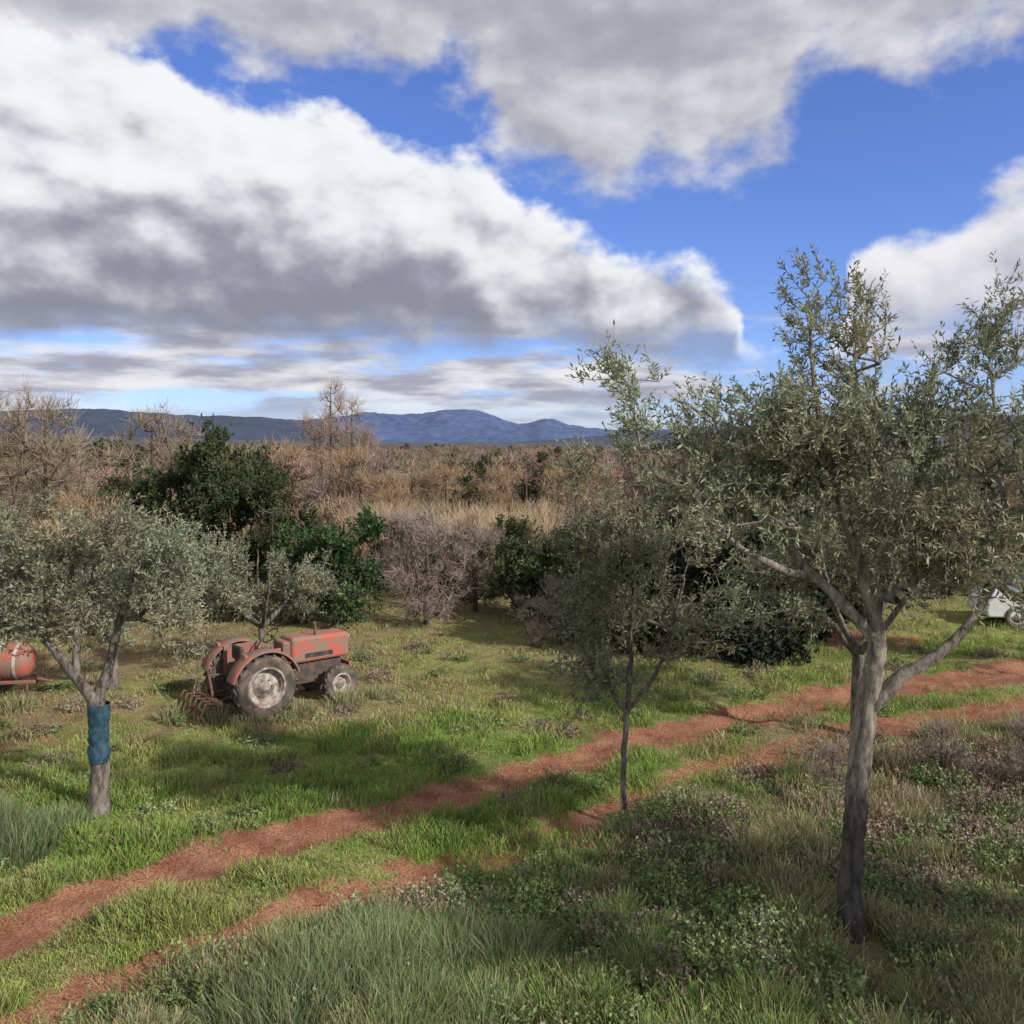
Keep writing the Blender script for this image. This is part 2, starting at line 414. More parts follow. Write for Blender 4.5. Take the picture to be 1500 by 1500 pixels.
    Fb = np.stack([ib+k5, ib+k6, ib+k6+5, ib+k5+5], -1).reshape(-1,4)
    Wv.append(Va.reshape(-1,3)); Wf.append(Fb+off); off += len(Va)*10
    WV = np.concatenate(Wv); WF = np.concatenate(Wf)
    outw = nrm(T-cent)
    Tt = np.repeat(T, S, 0); ow = np.repeat(outw, S, 0); n = len(Tt)
    d = nrm(ow*.7+np.array([0,0,up])+r.normal(size=(n,3))*rnd)
    Ln = r.uniform(L_[0], L_[1], n)
    tip = Tt+d*Ln[:,None]
    tc_ = np.array(twigc)*r.uniform(.6,1.35,(n,1))
    parts = [ribbons(Tt, tip, np.full(n, twigw)*r.uniform(.7,1.4,n), tc_, r)]
    if nl:
        cv = 1+(r.uniform(size=len(cc))-.5)*cvar*2
        hv = r.uniform(-1, 1, len(cc))
        t_ = r.uniform(.05, 1.05, (n, nl)); bs = (Tt[:,None]+(tip-Tt)[:,None]*t_[...,None]).reshape(-1,3)
        dd = np.repeat(d, nl, 0); k = len(bs)
        ld = nrm(dd*.8+nrm(r.normal(size=(k,3)))*.85)
        cidx = np.repeat(np.repeat(ci, S), nl)
        c = np.array(leafc)*cv[cidx][:,None]*r.uniform(.65, 1.4, (k,1))
        c[:,0] *= 1+.18*hv[cidx]+r.normal(size=k)*.06
        parts.append(leafquads(bs, ld, leaf[0]*r.uniform(.6,1.25,k), leaf[1]*r.uniform(.7,1.3,k), c, r))
    LV, LF, LC = merge(parts)
    V = np.concatenate([WV, LV]); F = np.concatenate([WF, LF+len(WV)])
    C = np.concatenate([np.ones((len(WV),3))*.2, LC])
    mi = np.concatenate([np.zeros(len(WF), int), np.ones(len(LF), int)])
    return mesh_np(name, V, F, C, [bark or M_bark, mat or M_olive], False, None, mi)
OL = (.26,.272,.165)
def gz(x, y): return float(height(np.array([x*1.]), np.array([y*1.]))[0])

# ---- big olive tree (right)
x0, y0 = 3.45, 8.95
limbs = [
 [(0,0,-.2,.22),(-.02,0,.08,.155),(-.03,.02,.5,.125),(.0,0,1.1,.112),(.05,0,1.7,.108),(.14,.02,2.3,.105),(.2,.02,2.7,.10)],
 [(.2,.02,2.65,.10),(.24,.05,3.1,.085),(.12,.1,3.7,.065),(-.1,.15,4.5,.045),(-.35,.1,5.5,.028),(-.42,.1,6.5,.010)],
 [(.16,.02,2.3,.085),(.45,-.05,2.65,.07),(.8,-.1,2.9,.055),(1.15,-.15,3.3,.045),(1.4,-.2,4.0,.03),(1.4,-.1,5.0,.022),(1.35,0,6.0,.01)],
 [(.22,.02,3.0,.07),(-.1,.1,3.4,.055),(-.5,.2,3.8,.045),(-.9,.2,4.5,.035),(-1.1,.2,5.3,.015)],
 [(-.3,.15,3.6,.045),(-.9,-.1,3.8,.035),(-1.5,-.2,4.2,.025),(-2.1,-.2,4.8,.015),(-2.3,-.15,5.6,.007)],
 [(.24,.05,3.2,.06),(.5,.5,3.8,.05),(.5,.5,4.6,.03),(.2,.4,5.5,.02),(.12,.3,6.1,.01)],
]
crown = [(-.6,.1,4.85,1.0,.8,.8,1),(.3,.1,4.6,1.0,.9,1.0,1),(1.3,0,4.5,1.0,.9,1.0,1),(-.35,.1,5.55,.65,.5,.6,1.1),(.3,.1,5.3,.6,.5,.5,.9),(1.2,.1,5.2,.6,.5,.5,.9),
         (-1.55,-.1,4.5,.65,.6,.65,.9),(-.42,.1,6.35,.16,.16,.3,3.4),(-.36,.1,6.05,.26,.2,.3,2.2),(.12,.1,5.95,.14,.14,.35,2.4),(1.95,0,5.2,.55,.5,.5,1.0),(2.5,-.1,4.3,.7,.7,1.0,1),
         (.7,-.3,3.8,1.1,.7,.42,1.0),(-2.2,-.1,5.1,.18,.2,.5,1.6),(-2.35,-.1,5.6,.08,.1,.3,2.5),(1.35,0,5.85,.16,.14,.4,2.4),(1.9,0,3.6,.7,.6,.4,.8),(-1.2,0,5.2,.35,.3,.4,.9),(-.5,.1,4.0,.7,.5,.4,.6)]
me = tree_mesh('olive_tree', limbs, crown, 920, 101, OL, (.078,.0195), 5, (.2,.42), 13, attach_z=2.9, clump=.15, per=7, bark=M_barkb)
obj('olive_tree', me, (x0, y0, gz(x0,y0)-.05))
# ---- young olive tree (middle)
x0, y0 = 1.5, 11.8
limbs = [
 [(0,0,-.1,.07),(0,0,.1,.045),(-.02,0,.7,.038),(.03,0,1.45,.04)],
 [(.03,0,1.4,.036),(-.2,0,1.8,.03),(-.45,.05,2.4,.025),(-.6,0,3.2,.018),(-.64,0,4.2,.011),(-.62,0,5.0,.006)],
 [(.03,0,1.4,.036),(.08,.1,1.9,.032),(.1,.1,2.6,.025),(.15,.05,3.6,.016),(.1,0,4.6,.008)],
 [(.03,0,1.45,.03),(.35,-.1,1.9,.028),(.6,-.1,2.5,.02),(.85,0,3.5,.012)],
]
crown = [(-.65,0,2.75,.65,.6,.85,1),(.1,0,2.9,.7,.6,1.0,1),(.85,0,2.8,.6,.5,.85,1),(-.6,0,3.8,.35,.3,.55,1),(.1,0,4.0,.5,.4,.5,.9),(-.63,0,4.6,.12,.12,.45,2.2),(.12,0,4.6,.14,.12,.3,1.8),(0,0,2.0,.8,.5,.3,.4),(.8,0,3.7,.35,.3,.45,.8)]
me = tree_mesh('olive_tree', limbs, crown, 400, 102, (.235,.235,.145), (.07,.018), 5, (.18,.4), 12, attach_z=1.6, clump=.14, edge_r=.0034, per=6)
obj('olive_tree', me, (x0, y0, gz(x0,y0)))
# ---- left olive tree
x0, y0 = -5.6, 12.0
limbs = [
 [(0,0,-.15,.2),(0,0,.12,.14),(.02,0,.6,.115),(.0,0,1.1,.11),(-.03,0,1.55,.11)],
 [(-.03,0,1.5,.09),(-.25,0,1.8,.075),(-.5,-.05,2.15,.06),(-.85,-.05,2.6,.045),(-1.1,0,3.2,.03),(-1.2,0,3.8,.015)],
 [(-.03,0,1.5,.08),(.08,.1,1.95,.065),(.2,.15,2.5,.05),(.35,.2,3.1,.03),(.6,.1,3.8,.015)],
 [(-.3,0,1.9,.055),(-.35,.1,2.5,.045),(-.4,.1,3.2,.03),(-.35,0,3.9,.015)],
]
crown = [(-1.2,0,3.1,.9,.8,.8,1),(-.3,0,3.2,.9,.8,.85,1),(.6,0,3.15,.8,.7,.7,1),(.3,0,3.6,.7,.6,.4,.8),(-.6,0,3.6,.7,.6,.4,.8),(1.1,0,2.8,.4,.5,.5,.8),(-1.7,0,2.9,.6,.6,.7,.9),(.9,0,3.5,.4,.4,.4,.6)]
me = tree_mesh('olive_tree', limbs, crown, 470, 103, (.28,.285,.18), (.072,.019), 5, (.2,.4), 13, attach_z=2.0, clump=.15)
lt = obj('olive_tree', me, (x0, y0, gz(x0,y0)))
r_ = np.random.default_rng(4)
P = np.array([(.01,0,z) for z in np.linspace(.72,1.50,14)])
v, f = tube(P, .135+.012*r_.normal(size=14)*.6, 20, r_, .05)
Mb = simple_mat('blue_plastic', (.04,.10,.14), .45, var=.6, scale=12, bump=.5)
gme = mesh_np('trunk_guard', v, f, None, [Mb], True); obj('trunk_guard', gme, parent=lt)
# ---- medium olives (shared template)
def mid_olive(seed, H, W, col, nt_=300):
    z1 = H*.3
    limbs = [[(0,0,-.1,.13),(0,0,.15,.09),(.03,0,z1,.08)]]
    r = np.random.default_rng(seed)
    for k in range(4):
        a = k*1.6+r.uniform(0,.6); dx, dy = math.cos(a), math.sin(a)
        limbs.append([(.03,0,z1,.06),(dx*W*.15,dy*W*.15,H*.45,.045),(dx*W*.28,dy*W*.28,H*.65,.03),(dx*W*.33,dy*W*.33,H*.85,.015)])
    crown = []
    for k in range(8):
        a = r.uniform(0,6.28); q = r.uniform(.1,.33)*W
        crown.append((math.cos(a)*q, math.sin(a)*q, H*r.uniform(.5,.8), W*.24, W*.24, H*.19, 1))
    return tree_mesh('olive_tree', limbs, crown, nt_, seed, col, (.085,.024), 5, (.2,.42), 12, attach_z=z1*1.1, clump=.17)
mA = mid_olive(201, 3.1, 3.4, (.27,.28,.175)); mB = mid_olive(202, 3.9, 3.8, (.22,.23,.14), 340)
for me, x, y, rz, s in [(mA,-5.6,19.8,0,.95),(mA,-8.0,17.8,2,1.02),(mA,-10.6,15.6,4,1.15),(mB,12.8,19.5,1,1.1),(mB,8.1,5.9,3,1.4),
                        (mB,5.95,15.3,5,1.18),(mA,12.6,9.8,2,1.2),(mB,-13.5,20,2,1.1),(mA,17,18,2,1.2)]:
    obj('olive_tree', me, (x,y,gz(x,y)), rz, None, (s,s,s))

# ------------------------------------------------------------------ evergreen & bare background trees
def broad(seed, H, W, col, nt_, leaf=(.11,.06), nl=10, low=.12, name='evergreen_tree', mat=None, twc=(.2,.13,.09), S=4, L_=(.2,.45), tw=.012, nb=10, up=.5, wide=1., rnd=.6, br=.2):
    r = np.random.default_rng(seed)
    limbs = [[(0,0,-.1,.12),(0,0,.2,.10),(.03,.02,H*.35,.08),(0,0,H*.6,.05),(0,0,H*.85,.02)]]
    for k in range(3):
        a = k*2.1+r.uniform(0,.6); dx, dy = math.cos(a), math.sin(a)
        limbs.append([(0,0,H*.12,.06),(dx*W*.15,dy*W*.15,H*.3,.045),(dx*W*.26,dy*W*.26,H*.6,.02)])
    crown = []
    for k in range(nb):
        z = low+(.86-low)*(k+r.uniform())/nb; a = r.uniform(0,6.28); q = W*.32*wide*math.sqrt(max(.08,1-((z-.4)/.56)**2))*r.uniform(.2,1)
        crown.append((math.cos(a)*q, math.sin(a)*q, H*z, W*br*wide, W*br*wide, H*.13, 1))
    return tree_mesh(name, limbs, crown, nt_, seed, col, leaf, S, L_, nl, up, clump=.16, attach_z=H*.08, bark=M_barkd, mat=mat or M_leaf,
                     twigc=twc, twigw=tw, edge_r=.005, sides=8, rnd=rnd)
ev1 = broad(301, 5.6, 5.6, (.085,.105,.05), 700, low=.08, nb=16)
ev2 = broad(302, 3.3, 2.4, (.06,.115,.045), 280, low=.06, name='evergreen_shrub')
ev3 = broad(303, 4.3, 3.1, (.04,.058,.042), 620, low=.05, nb=16, wide=1.1)
ev4 = broad(304, 2.3, 3.0, (.10,.125,.06), 280, low=.06, name='evergreen_shrub')
def bare(seed, H, W, twc, nt_, S=9, tw=.014, name='bare_tree', L_=(.3,.75), nb=14, br=.2):
    return broad(seed, H, W, twc, nt_, nl=0, low=.14, name=name, mat=M_twig, twc=twc, S=S, L_=L_, tw=tw, nb=nb, up=.7, rnd=.85, br=br)
b1 = bare(401, 6.9, 5.0, (.33,.26,.18), 520, 11, .012)
b2 = bare(402, 3.2, 2.9, (.34,.27,.23), 380, 10, name='bare_shrub', L_=(.2,.5), tw=.009)
b3 = bare(403, 9.2, 4.2, (.40,.30,.22), 480, 11, tw=.009, nb=22, L_=(.3,.8))
b4 = bare(404, 5.0, 4.5, (.40,.28,.175), 460, 11, .013)
b5 = bare(405, 3.1, 3.6, (.50,.38,.26), 360, 11, name='bare_shrub', tw=.013, L_=(.25,.6))
P_ = [('evergreen_tree',ev1,-8.9,26,0,1),('evergreen_tree',ev1,-7.4,26.3,3,.85),('evergreen_tree',ev1,-10.4,27,1.2,.85),('evergreen_tree',ev1,-12.2,28,2,.7),('evergreen_shrub',ev2,-4.6,24.3,0,1),('evergreen_shrub',ev2,-6.0,24.6,2,.85),
      ('bare_shrub',b2,-2.4,25,0,1),('bare_shrub',b2,-1.1,26.5,2,.85),('evergreen_shrub',ev4,.3,25.4,0,1),('evergreen_shrub',ev4,2.2,24.5,1,1.15),('evergreen_shrub',ev4,-1.2,28.5,3,.9),
      ('evergreen_tree',ev3,5.5,20.3,0,1.08),('evergreen_tree',ev3,7.4,22.8,2,.95),('evergreen_tree',ev3,4.2,21.8,1,.85),('evergreen_shrub',ev4,3.2,21.6,4,1.3),('evergreen_shrub',ev4,9.8,25,2,1.3),('evergreen_shrub',ev4,2.6,23.6,2,1.25),
      ('bare_tree',b1,-15.8,30,0,1.03),('bare_tree',b1,-13,32,2,.95),('bare_tree',b1,-18.5,31,4,1.05),('bare_tree',b1,-21,33,1,1.1),('bare_tree',b4,-16.5,27,1,.9),('bare_tree',b4,-12.5,26,3,.75),
      ('bare_tree',b3,-9.2,45,0,1),('bare_tree',b3,-8.3,46,2,.9),('bare_tree',b4,-7.3,40,0,1),('bare_tree',b4,-10.6,42,2,1.05),('bare_tree',b4,-12.6,38,4,1),('bare_tree',b4,-5.4,37,4,.8),
      ('bare_shrub',b2,1.2,22.2,3,.55),('bare_shrub',b2,.5,22.0,1,.4),('evergreen_shrub',ev4,-15,24,2,1),('evergreen_shrub',ev4,-11.5,23.5,4,1.1),
      ('evergreen_shrub',ev4,14,28.5,2,1),('bare_tree',b4,17,29,4,.9),('bare_tree',b4,11.5,33,1,.9),('evergreen_tree',ev1,20,30,4,.9),
      ('bare_shrub',b2,6.4,13.2,2,.28),('bare_shrub',b2,7.5,12.6,4,.33),('bare_shrub',b2,4.6,12.7,5,.25),
      ('bare_shrub',b5,-1.2,31,0,.85),('bare_shrub',b5,1.2,36,2,.9),('bare_shrub',b5,3.2,34,4,.9),('bare_shrub',b2,-3.4,29,5,.95),('bare_shrub',b2,2.6,30,2,.9),
      ('evergreen_shrub',ev4,.2,31.5,5,1.0),('evergreen_shrub',ev4,1.9,29,1,1.0),('evergreen_shrub',ev4,-3.6,31,1,1.0),
      ('bare_tree',b4,-3.2,43,1,.85),('bare_tree',b4,-.6,44,3,.8),('bare_tree',b4,2.2,42,5,.8),('bare_tree',b4,4.6,43,1,.8),('evergreen_tree',ev1,1.5,50,5,.7),('evergreen_tree',ev1,-2.5,56,1,.75)]
for nm, me, x, y, rz, s in P_:
    obj(nm, me, (x,y,gz(x,y)), rz, None, (s,s,s))

cols = [(.36,.265,.20),(.39,.285,.19),(.32,.25,.22),(.37,.245,.20),(.29,.24,.16)]
far_t = [bare(500+i, 4.2, 4.4, c, 210, S=11, tw=.022, name='far_bare', L_=(.3,.7), br=.22) for i, c in enumerate(cols)]
far_g = [broad(520+i, 4.0, 4.0, c, 130, leaf=(.2,.12), nl=8, name='far_green', low=.06) for i, c in enumerate([(.10,.12,.065),(.14,.15,.085)])]
woods = empty('distant_woods')
r = np.random.default_rng(77)
for band, (ya, yb, cnt) in enumerate([(34,60,90),(60,110,170),(110,240,300),(240,700,340)]):
    for i in range(cnt):
        y = math.sqrt(r.uniform(ya*ya, yb*yb)); x = r.uniform(-.72,.72)*y
        if y < 41 and -6 < x < 4: continue
        g = r.uniform() < (.2 if vnoise(np.array([x*.02]), np.array([y*.02]), 3)[0] < .55 else .45)
        me = far_g[r.integers(2)] if g else far_t[r.integers(5)]
        s = r.uniform(.75, 1.12)*(1 if y < 240 else 1.15)
        if x < -.25*y and y < 70: s *= 1.15
        obj('tree', me, (x,y,0), r.uniform(0,6.28), woods, (s*1.2,s*1.2,s))
# reed bed
r = np.random.default_rng(8); n = 16000
x = r.uniform(-6.0, 1.6, n); y = r.uniform(32.5, 38, n)
pm = fbm(x*.6, y*.6, 61); kp = pm > .44; x = x[kp]; y = y[kp]; n = len(x)
hh = (.7+2.0*sst(.42,.65,pm[kp]))*r.uniform(.55,1.1,n)
c = np.array([.56,.43,.28])*r.uniform(.65,1.2,(n,1))
V, F, C = blades(x, y, hh, r.uniform(.015,.035,n), c, .7, 9)
obj('reed_bed', mesh_np('reed_bed', V, F, C, [M_grass]))

# ------------------------------------------------------------------ hills
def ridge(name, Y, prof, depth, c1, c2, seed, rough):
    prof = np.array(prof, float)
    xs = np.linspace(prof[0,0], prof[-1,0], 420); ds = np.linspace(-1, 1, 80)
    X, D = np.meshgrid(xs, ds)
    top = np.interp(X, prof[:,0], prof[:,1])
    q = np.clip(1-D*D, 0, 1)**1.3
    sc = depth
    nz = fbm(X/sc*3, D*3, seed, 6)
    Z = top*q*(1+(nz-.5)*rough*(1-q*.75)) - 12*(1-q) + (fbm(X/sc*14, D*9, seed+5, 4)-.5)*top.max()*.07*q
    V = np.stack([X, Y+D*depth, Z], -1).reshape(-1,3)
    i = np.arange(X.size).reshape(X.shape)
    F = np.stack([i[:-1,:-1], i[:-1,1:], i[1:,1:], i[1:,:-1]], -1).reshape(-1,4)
    m = simple_mat(name+'_cover', c1, 1.0, 0, dirt=c2, scale=.02)  # bluish ridge colours stand in for distance haze
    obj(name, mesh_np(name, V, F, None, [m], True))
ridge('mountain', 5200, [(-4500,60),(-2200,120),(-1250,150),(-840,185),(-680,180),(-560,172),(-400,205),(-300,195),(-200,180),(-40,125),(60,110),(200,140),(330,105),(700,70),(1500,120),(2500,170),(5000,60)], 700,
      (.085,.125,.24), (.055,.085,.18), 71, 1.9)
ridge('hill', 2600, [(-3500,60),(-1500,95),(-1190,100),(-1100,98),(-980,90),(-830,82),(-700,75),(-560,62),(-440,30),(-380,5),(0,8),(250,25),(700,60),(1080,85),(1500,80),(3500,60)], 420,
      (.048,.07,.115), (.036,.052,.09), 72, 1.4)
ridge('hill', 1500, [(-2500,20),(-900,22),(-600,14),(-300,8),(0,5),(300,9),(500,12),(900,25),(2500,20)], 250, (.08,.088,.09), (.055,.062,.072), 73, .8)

# ------------------------------------------------------------------ machine parts
import bmesh
def bm_obj(name, bm, mat, parent, smooth=False, bevel=0):
    me = bpy.data.meshes.new(name); bmesh.ops.recalc_face_normals(bm, faces=bm.faces)
    bm.to_mesh(me); bm.free(); me.materials.append(mat)
    if smooth:
        for p in me.polygons: p.use_smooth = True
    o = bpy.data.objects.new(name, me); link(o, parent)
    if bevel:
        m = o.modifiers.new('b', 'BEVEL'); m.width = bevel; m.segments = 3
    return o
def boxp(name, x0,x1,y0,y1,z0,z1, mat, parent, bevel=.02, taper=None):
    bm = bmesh.new(); bmesh.ops.create_cube(bm, size=1)
    for v in bm.verts:
        fx = v.co.x+.5
        x = x0+(x1-x0)*fx; y = (y0+y1)/2+(y1-y0)*v.co.y; z = z0+(z1-z0)*(v.co.z+.5)
        if taper and v.co.z > 0: z += taper*fx
        v.co = (x,y,z)
    return bm_obj(name, bm, mat, parent, bevel=bevel)
def lathe(name, prof, mat, parent, loc=(0,0,0), a0=0, a1=2*math.pi, segs=48, smooth=True):
    bm = bmesh.new(); full = abs(a1-a0-2*math.pi) < 1e-4
    n = segs if full else segs+1; rows = []
    for i in range(n):
        a = a0+(a1-a0)*i/segs
        rows.append([bm.verts.new((loc[0]+p[0]*math.cos(a), loc[1]+p[1], loc[2]+p[0]*math.sin(a))) for p in prof])
    for i in range(n if full else n-1):
        A = rows[i]; B = rows[(i+1)%n]
        for j in range(len(prof)-1):
            bm.faces.new((A[j],A[j+1],B[j+1],B[j]))
    bmesh.ops.remove_doubles(bm, verts=bm.verts, dist=1e-4)
    return bm_obj(name, bm, mat, parent, smooth)
def rod(name, pts, rad, mat, parent, sides=10):
    Q = np.array(pts, float); v, f = tube(Q, np.full(len(Q), rad), sides)
    return obj(name, mesh_np(name, v, f, None, [mat], True), parent=parent)
M_red = simple_mat('faded_red_paint', (.38,.12,.08), .8, dirt=(.20,.14,.11), scale=6, lo=.44, hi=.6)
M_red2 = simple_mat('hood_red_paint', (.46,.115,.08), .7, dirt=(.26,.165,.12), scale=5, lo=.44, hi=.58)
M_tyre = simple_mat('dusty_tyre', (.07,.06,.05), .9, dirt=(.20,.15,.11), scale=5)
M_rim = simple_mat('weathered_rim', (.44,.41,.37), .75, dirt=(.23,.17,.13), scale=8, lo=.42, hi=.6)
M_dark = simple_mat('greasy_metal', (.06,.052,.045), .7, dirt=(.14,.09,.06), scale=8)
M_black = simple_mat('black_vinyl', (.025,.025,.025), .6, dirt=(.08,.07,.06))
M_rust = simple_mat('rusty_steel', (.20,.10,.06), .85, dirt=(.10,.06,.04), scale=14)
M_glass = simple_mat('lamp_glass', (.5,.5,.46), .3)
def wheel(nm, parent, x, y, z, R, W, rimR, side, lugs=True):
    h = W/2
    prof = [(rimR,-h*.8),(R*.82,-h),(R*.94,-h*.95),(R*.97,-h*.6),(R*.975,0),(R*.97,h*.6),(R*.94,h*.95),(R*.82,h),(rimR,h*.8)]
    lathe(nm+'_tyre', prof, M_tyre, parent, (x,y,z))
    s = side
    rp = [(rimR+.004,-h*.78),(rimR-.03,-h*.7),(rimR-.04,s*h*.1),(rimR*.55,s*h*.0),(rimR*.5,s*h*.32),(.09,s*h*.36),(.08,s*h*.62),(0,s*h*.66)]
    lathe(nm+'_rim', rp, M_rim, parent, (x,y,z))
    lathe(nm+'_rim_edge', [(rimR+.015,s*h*.76),(rimR+.012,s*h*.86),(rimR-.025,s*h*.84),(rimR-.035,s*h*.3)], M_rim, parent, (x,y,z))
    if lugs:
        bm = bmesh.new(); nL = 20
        for i in range(nL*2):
            sd = 1 if i % 2 else -1; a = 2*math.pi*(i/2)/nL
            mt = Matrix.Translation((x,y,z)) @ Matrix.Rotation(-a,4,'Y') @ Matrix.Translation((R*.985, sd*h*.48, 0)) @ Matrix.Rotation(sd*.75,4,'X') @ Matrix.Diagonal((R*.06, h*1.15, R*.055, 1))
            bmesh.ops.create_cube(bm, size=1, matrix=mt)
        bm_obj(nm+'_lugs', bm, M_tyre, parent)
    bm = bmesh.new()
    for i in range(6):
        a = i*math.pi/3
        mt = Matrix.Translation((x+math.cos(a)*rimR*.36, y+s*h*.37, z+math.sin(a)*rimR*.36)) @ Matrix.Rotation(math.pi/2,4,'X')
        bmesh.ops.create_cone(bm, cap_ends=True, segments=8, radius1=.018, radius2=.014, depth=.03, matrix=mt)
    bm_obj(nm+'_bolts', bm, M_dark, parent)
tx, ty = -4.95, 16.75
tr = empty('tractor', (tx,ty,gz(tx,ty)-.07), math.radians(40))
RR = .59
for s, nm in ((-1,'rear_wheel_right'),(1,'rear_wheel_left')):
    wheel(nm, tr, 0, s*.62, RR, RR, .33, .36, s)
    wheel('front'+nm[4:], tr, 1.62, s*.52, .36, .36, .2, .19, s)
    y0_ = s*.44; y1_ = s*.80
    lathe('fender_'+nm[11:], [(RR*1.10,y0_),(RR*1.14,y0_+s*.02),(RR*1.15,y1_-s*.03),(RR*1.10,y1_),(RR*1.08,y1_-s*.01),(RR*1.10,y0_+s*.05)], M_red, tr, (0,0,RR), math.radians(18), math.radians(165), 26)
    boxp('fender_side_'+nm[11:], -.34,.42, min(s*.41,s*.44), max(s*.41,s*.44), .62, 1.2, M_red, tr, .01)
    boxp('footplate_'+nm[11:], .42,.95, min(s*.2,s*.5), max(s*.2,s*.5), .48, .51, M_dark, tr, .005)
    rod('rear_lamp_'+nm[11:], [(-.35,s*.62,1.16),(-.37,s*.62,1.24)], .04, M_red2, tr)
    rod('lift_arm_'+nm[11:], [(-.1,s*.18,.45),(-.75,s*.3,.36)], .025, M_dark, tr)
boxp('gearbox', -.32,.75,-.19,.19,.36,.80, M_dark, tr, .04)
boxp('engine', .75,1.85,-.17,.17,.36,.78, M_dark, tr, .03)
boxp('rear_axle', -.1,.1,-.5,.5,.5,.68, M_dark, tr, .03)
boxp('front_axle', 1.56,1.68,-.42,.42,.3,.40, M_dark, tr, .02)
boxp('hood', .72,1.98,-.27,.27,.79,1.31, M_red2, tr, .07, taper=-.04)
boxp('nose_bumper', 1.98,2.06,-.24,.24,.42,.66, M_red, tr, .02)
boxp('grille', 1.965,2.0,-.2,.2,.82,1.08, M_black, tr, .01)
for s in (-1,1):
    rod('headlamp', [(1.97,s*.15,1.16),(2.01,s*.15,1.16)], .05, M_glass, tr)
    boxp('hood_vent', 1.0,1.6, min(s*.268,s*.275),max(s*.268,s*.275), .88,.97, M_black, tr, .002)
boxp('dashboard', .56,.74,-.22,.22,.78,1.24, M_red, tr, .04)
rod('steering_column', [(.62,0,1.15),(.42,0,1.36)], .022, M_black, tr)
a = np.linspace(0, 2*np.pi, 25)
ring = [(.41+.17*math.sin(t)*.75, .17*math.cos(t), 1.37+.17*math.sin(t)*.65) for t in a]
rod('steering_wheel', ring, .014, M_black, tr); rod('steering_spoke', [ring[0],ring[12]], .011, M_black, tr)
boxp('seat', -.22,.2,-.22,.22,.92,1.02, M_black, tr, .04); boxp('seat_backrest', -.28,-.2,-.21,.21,1.0,1.26, M_black, tr, .035)
boxp('seat_post', -.12,.08,-.1,.1,.80,.92, M_dark, tr, .01)
rod('exhaust_pipe', [(1.25,-.19,1.2),(1.25,-.19,1.5),(1.22,-.19,1.55)], .028, M_rust, tr)
rod('top_link', [(-.3,0,.75),(-.78,0,.8)], .02, M_dark, tr)
boxp('cultivator_frame', -.88,-.76,-.6,.6,.36,.44, M_rust, tr, .01); rod('cultivator_mast', [(-.8,-.25,.42),(-.8,0,.85),(-.8,.25,.42)], .025, M_rust, tr)
for i, yv in enumerate(np.linspace(-.55,.55,6)):
    rod('tine_%d'%(i+1), [(-.85,yv,.4),(-1.05,yv,.45),(-1.15,yv,.25),(-1.02,yv,.03)], .018, M_rust, tr, 6)
cs = [(-5.3,16.0,.4,.3),(-4.6,15.8,.35,.28),(-4.0,16.4,.4,.3),(-3.2,17.0,.4,.32),(-6.1,16.2,.4,.3),(-9.3,16.6,.4,.28),(-10.2,16.5,.4,.28),(-2.6,17.6,.35,.28)]
tussocks('dry_grass', cs, (.29,.29,.15), 420, 35, .016)

sp = empty('crop_sprayer', (-9.95,17.2,gz(-9.95,17.2)), math.radians(8))
M_white = simple_mat('white_paint', (.62,.6,.55), .5, dirt=(.42,.37,.32), scale=6)
def lathe_x(name, prof, mat, parent, z):
    o = lathe(name, prof, mat, parent, (0,0,0)); o.rotation_euler = (0,0,math.pi/2); o.location = (0,0,z); return o
lathe_x('tank', [(0,-.66),(.16,-.64),(.27,-.58),(.33,-.48),(.345,-.3),(.345,.3),(.33,.48),(.27,.58),(.16,.64),(0,.66)], M_red2, sp, .72)
lathe_x('tank_band', [(.352,-.12),(.352,.02)], M_white, sp, .72); lathe_x('tank_band', [(.352,-.42),(.352,-.36)], M_white, sp, .72)
rod('filler_cap', [(0,0,1.05),(0,0,1.13)], .1, M_white, sp, 16)
for s in (-1,1):
    boxp('frame_rail', -.75,.75, s*.25-.03,s*.25+.03,.34,.40, M_red, sp, .01)
    for e in (-1,1): rod('leg', [(e*.6,s*.25,.36),(e*.62,s*.27,0)], .025, M_rust, sp)
    wheel('wheel', sp, -.15, s*.5, .28, .28, .15, .15, s, False)
boxp('axle', -.18,-.12,-.46,.46,.25,.31, M_dark, sp, .01); rod('drawbar', [(.7,0,.37),(1.0,0,.3)], .03, M_red, sp)

car = empty('parked_car', (15.0,24.6,gz(15,24.6)), math.radians(172))
M_cw = simple_mat('car_white', (.78,.78,.77), .25, var=.08); M_cg = simple_mat('car_glass', (.03,.035,.04), .08)
pr = [(-2.0,.3),(-2.02,.62),(-1.95,.88),(-1.75,.98),(-1.3,1.42),(-.9,1.47),(.2,1.46),(.55,1.38),(1.1,.97),(1.8,.84),(1.98,.68),(2.02,.45),(1.98,.28)]
bm = bmesh.new()
def yw(z): return .82 if z < .95 else .82-.22*(z-.95)/.5
Lf = [bm.verts.new((p[0],yw(p[1]),p[1])) for p in pr]; Rt = [bm.verts.new((p[0],-yw(p[1]),p[1])) for p in pr]
bm.faces.new(Lf); bm.faces.new(Rt[::-1])
for i in range(len(pr)): j = (i+1)%len(pr); bm.faces.new((Lf[i],Rt[i],Rt[j],Lf[j]))
bm_obj('body', bm, M_cw, car, bevel=.05)
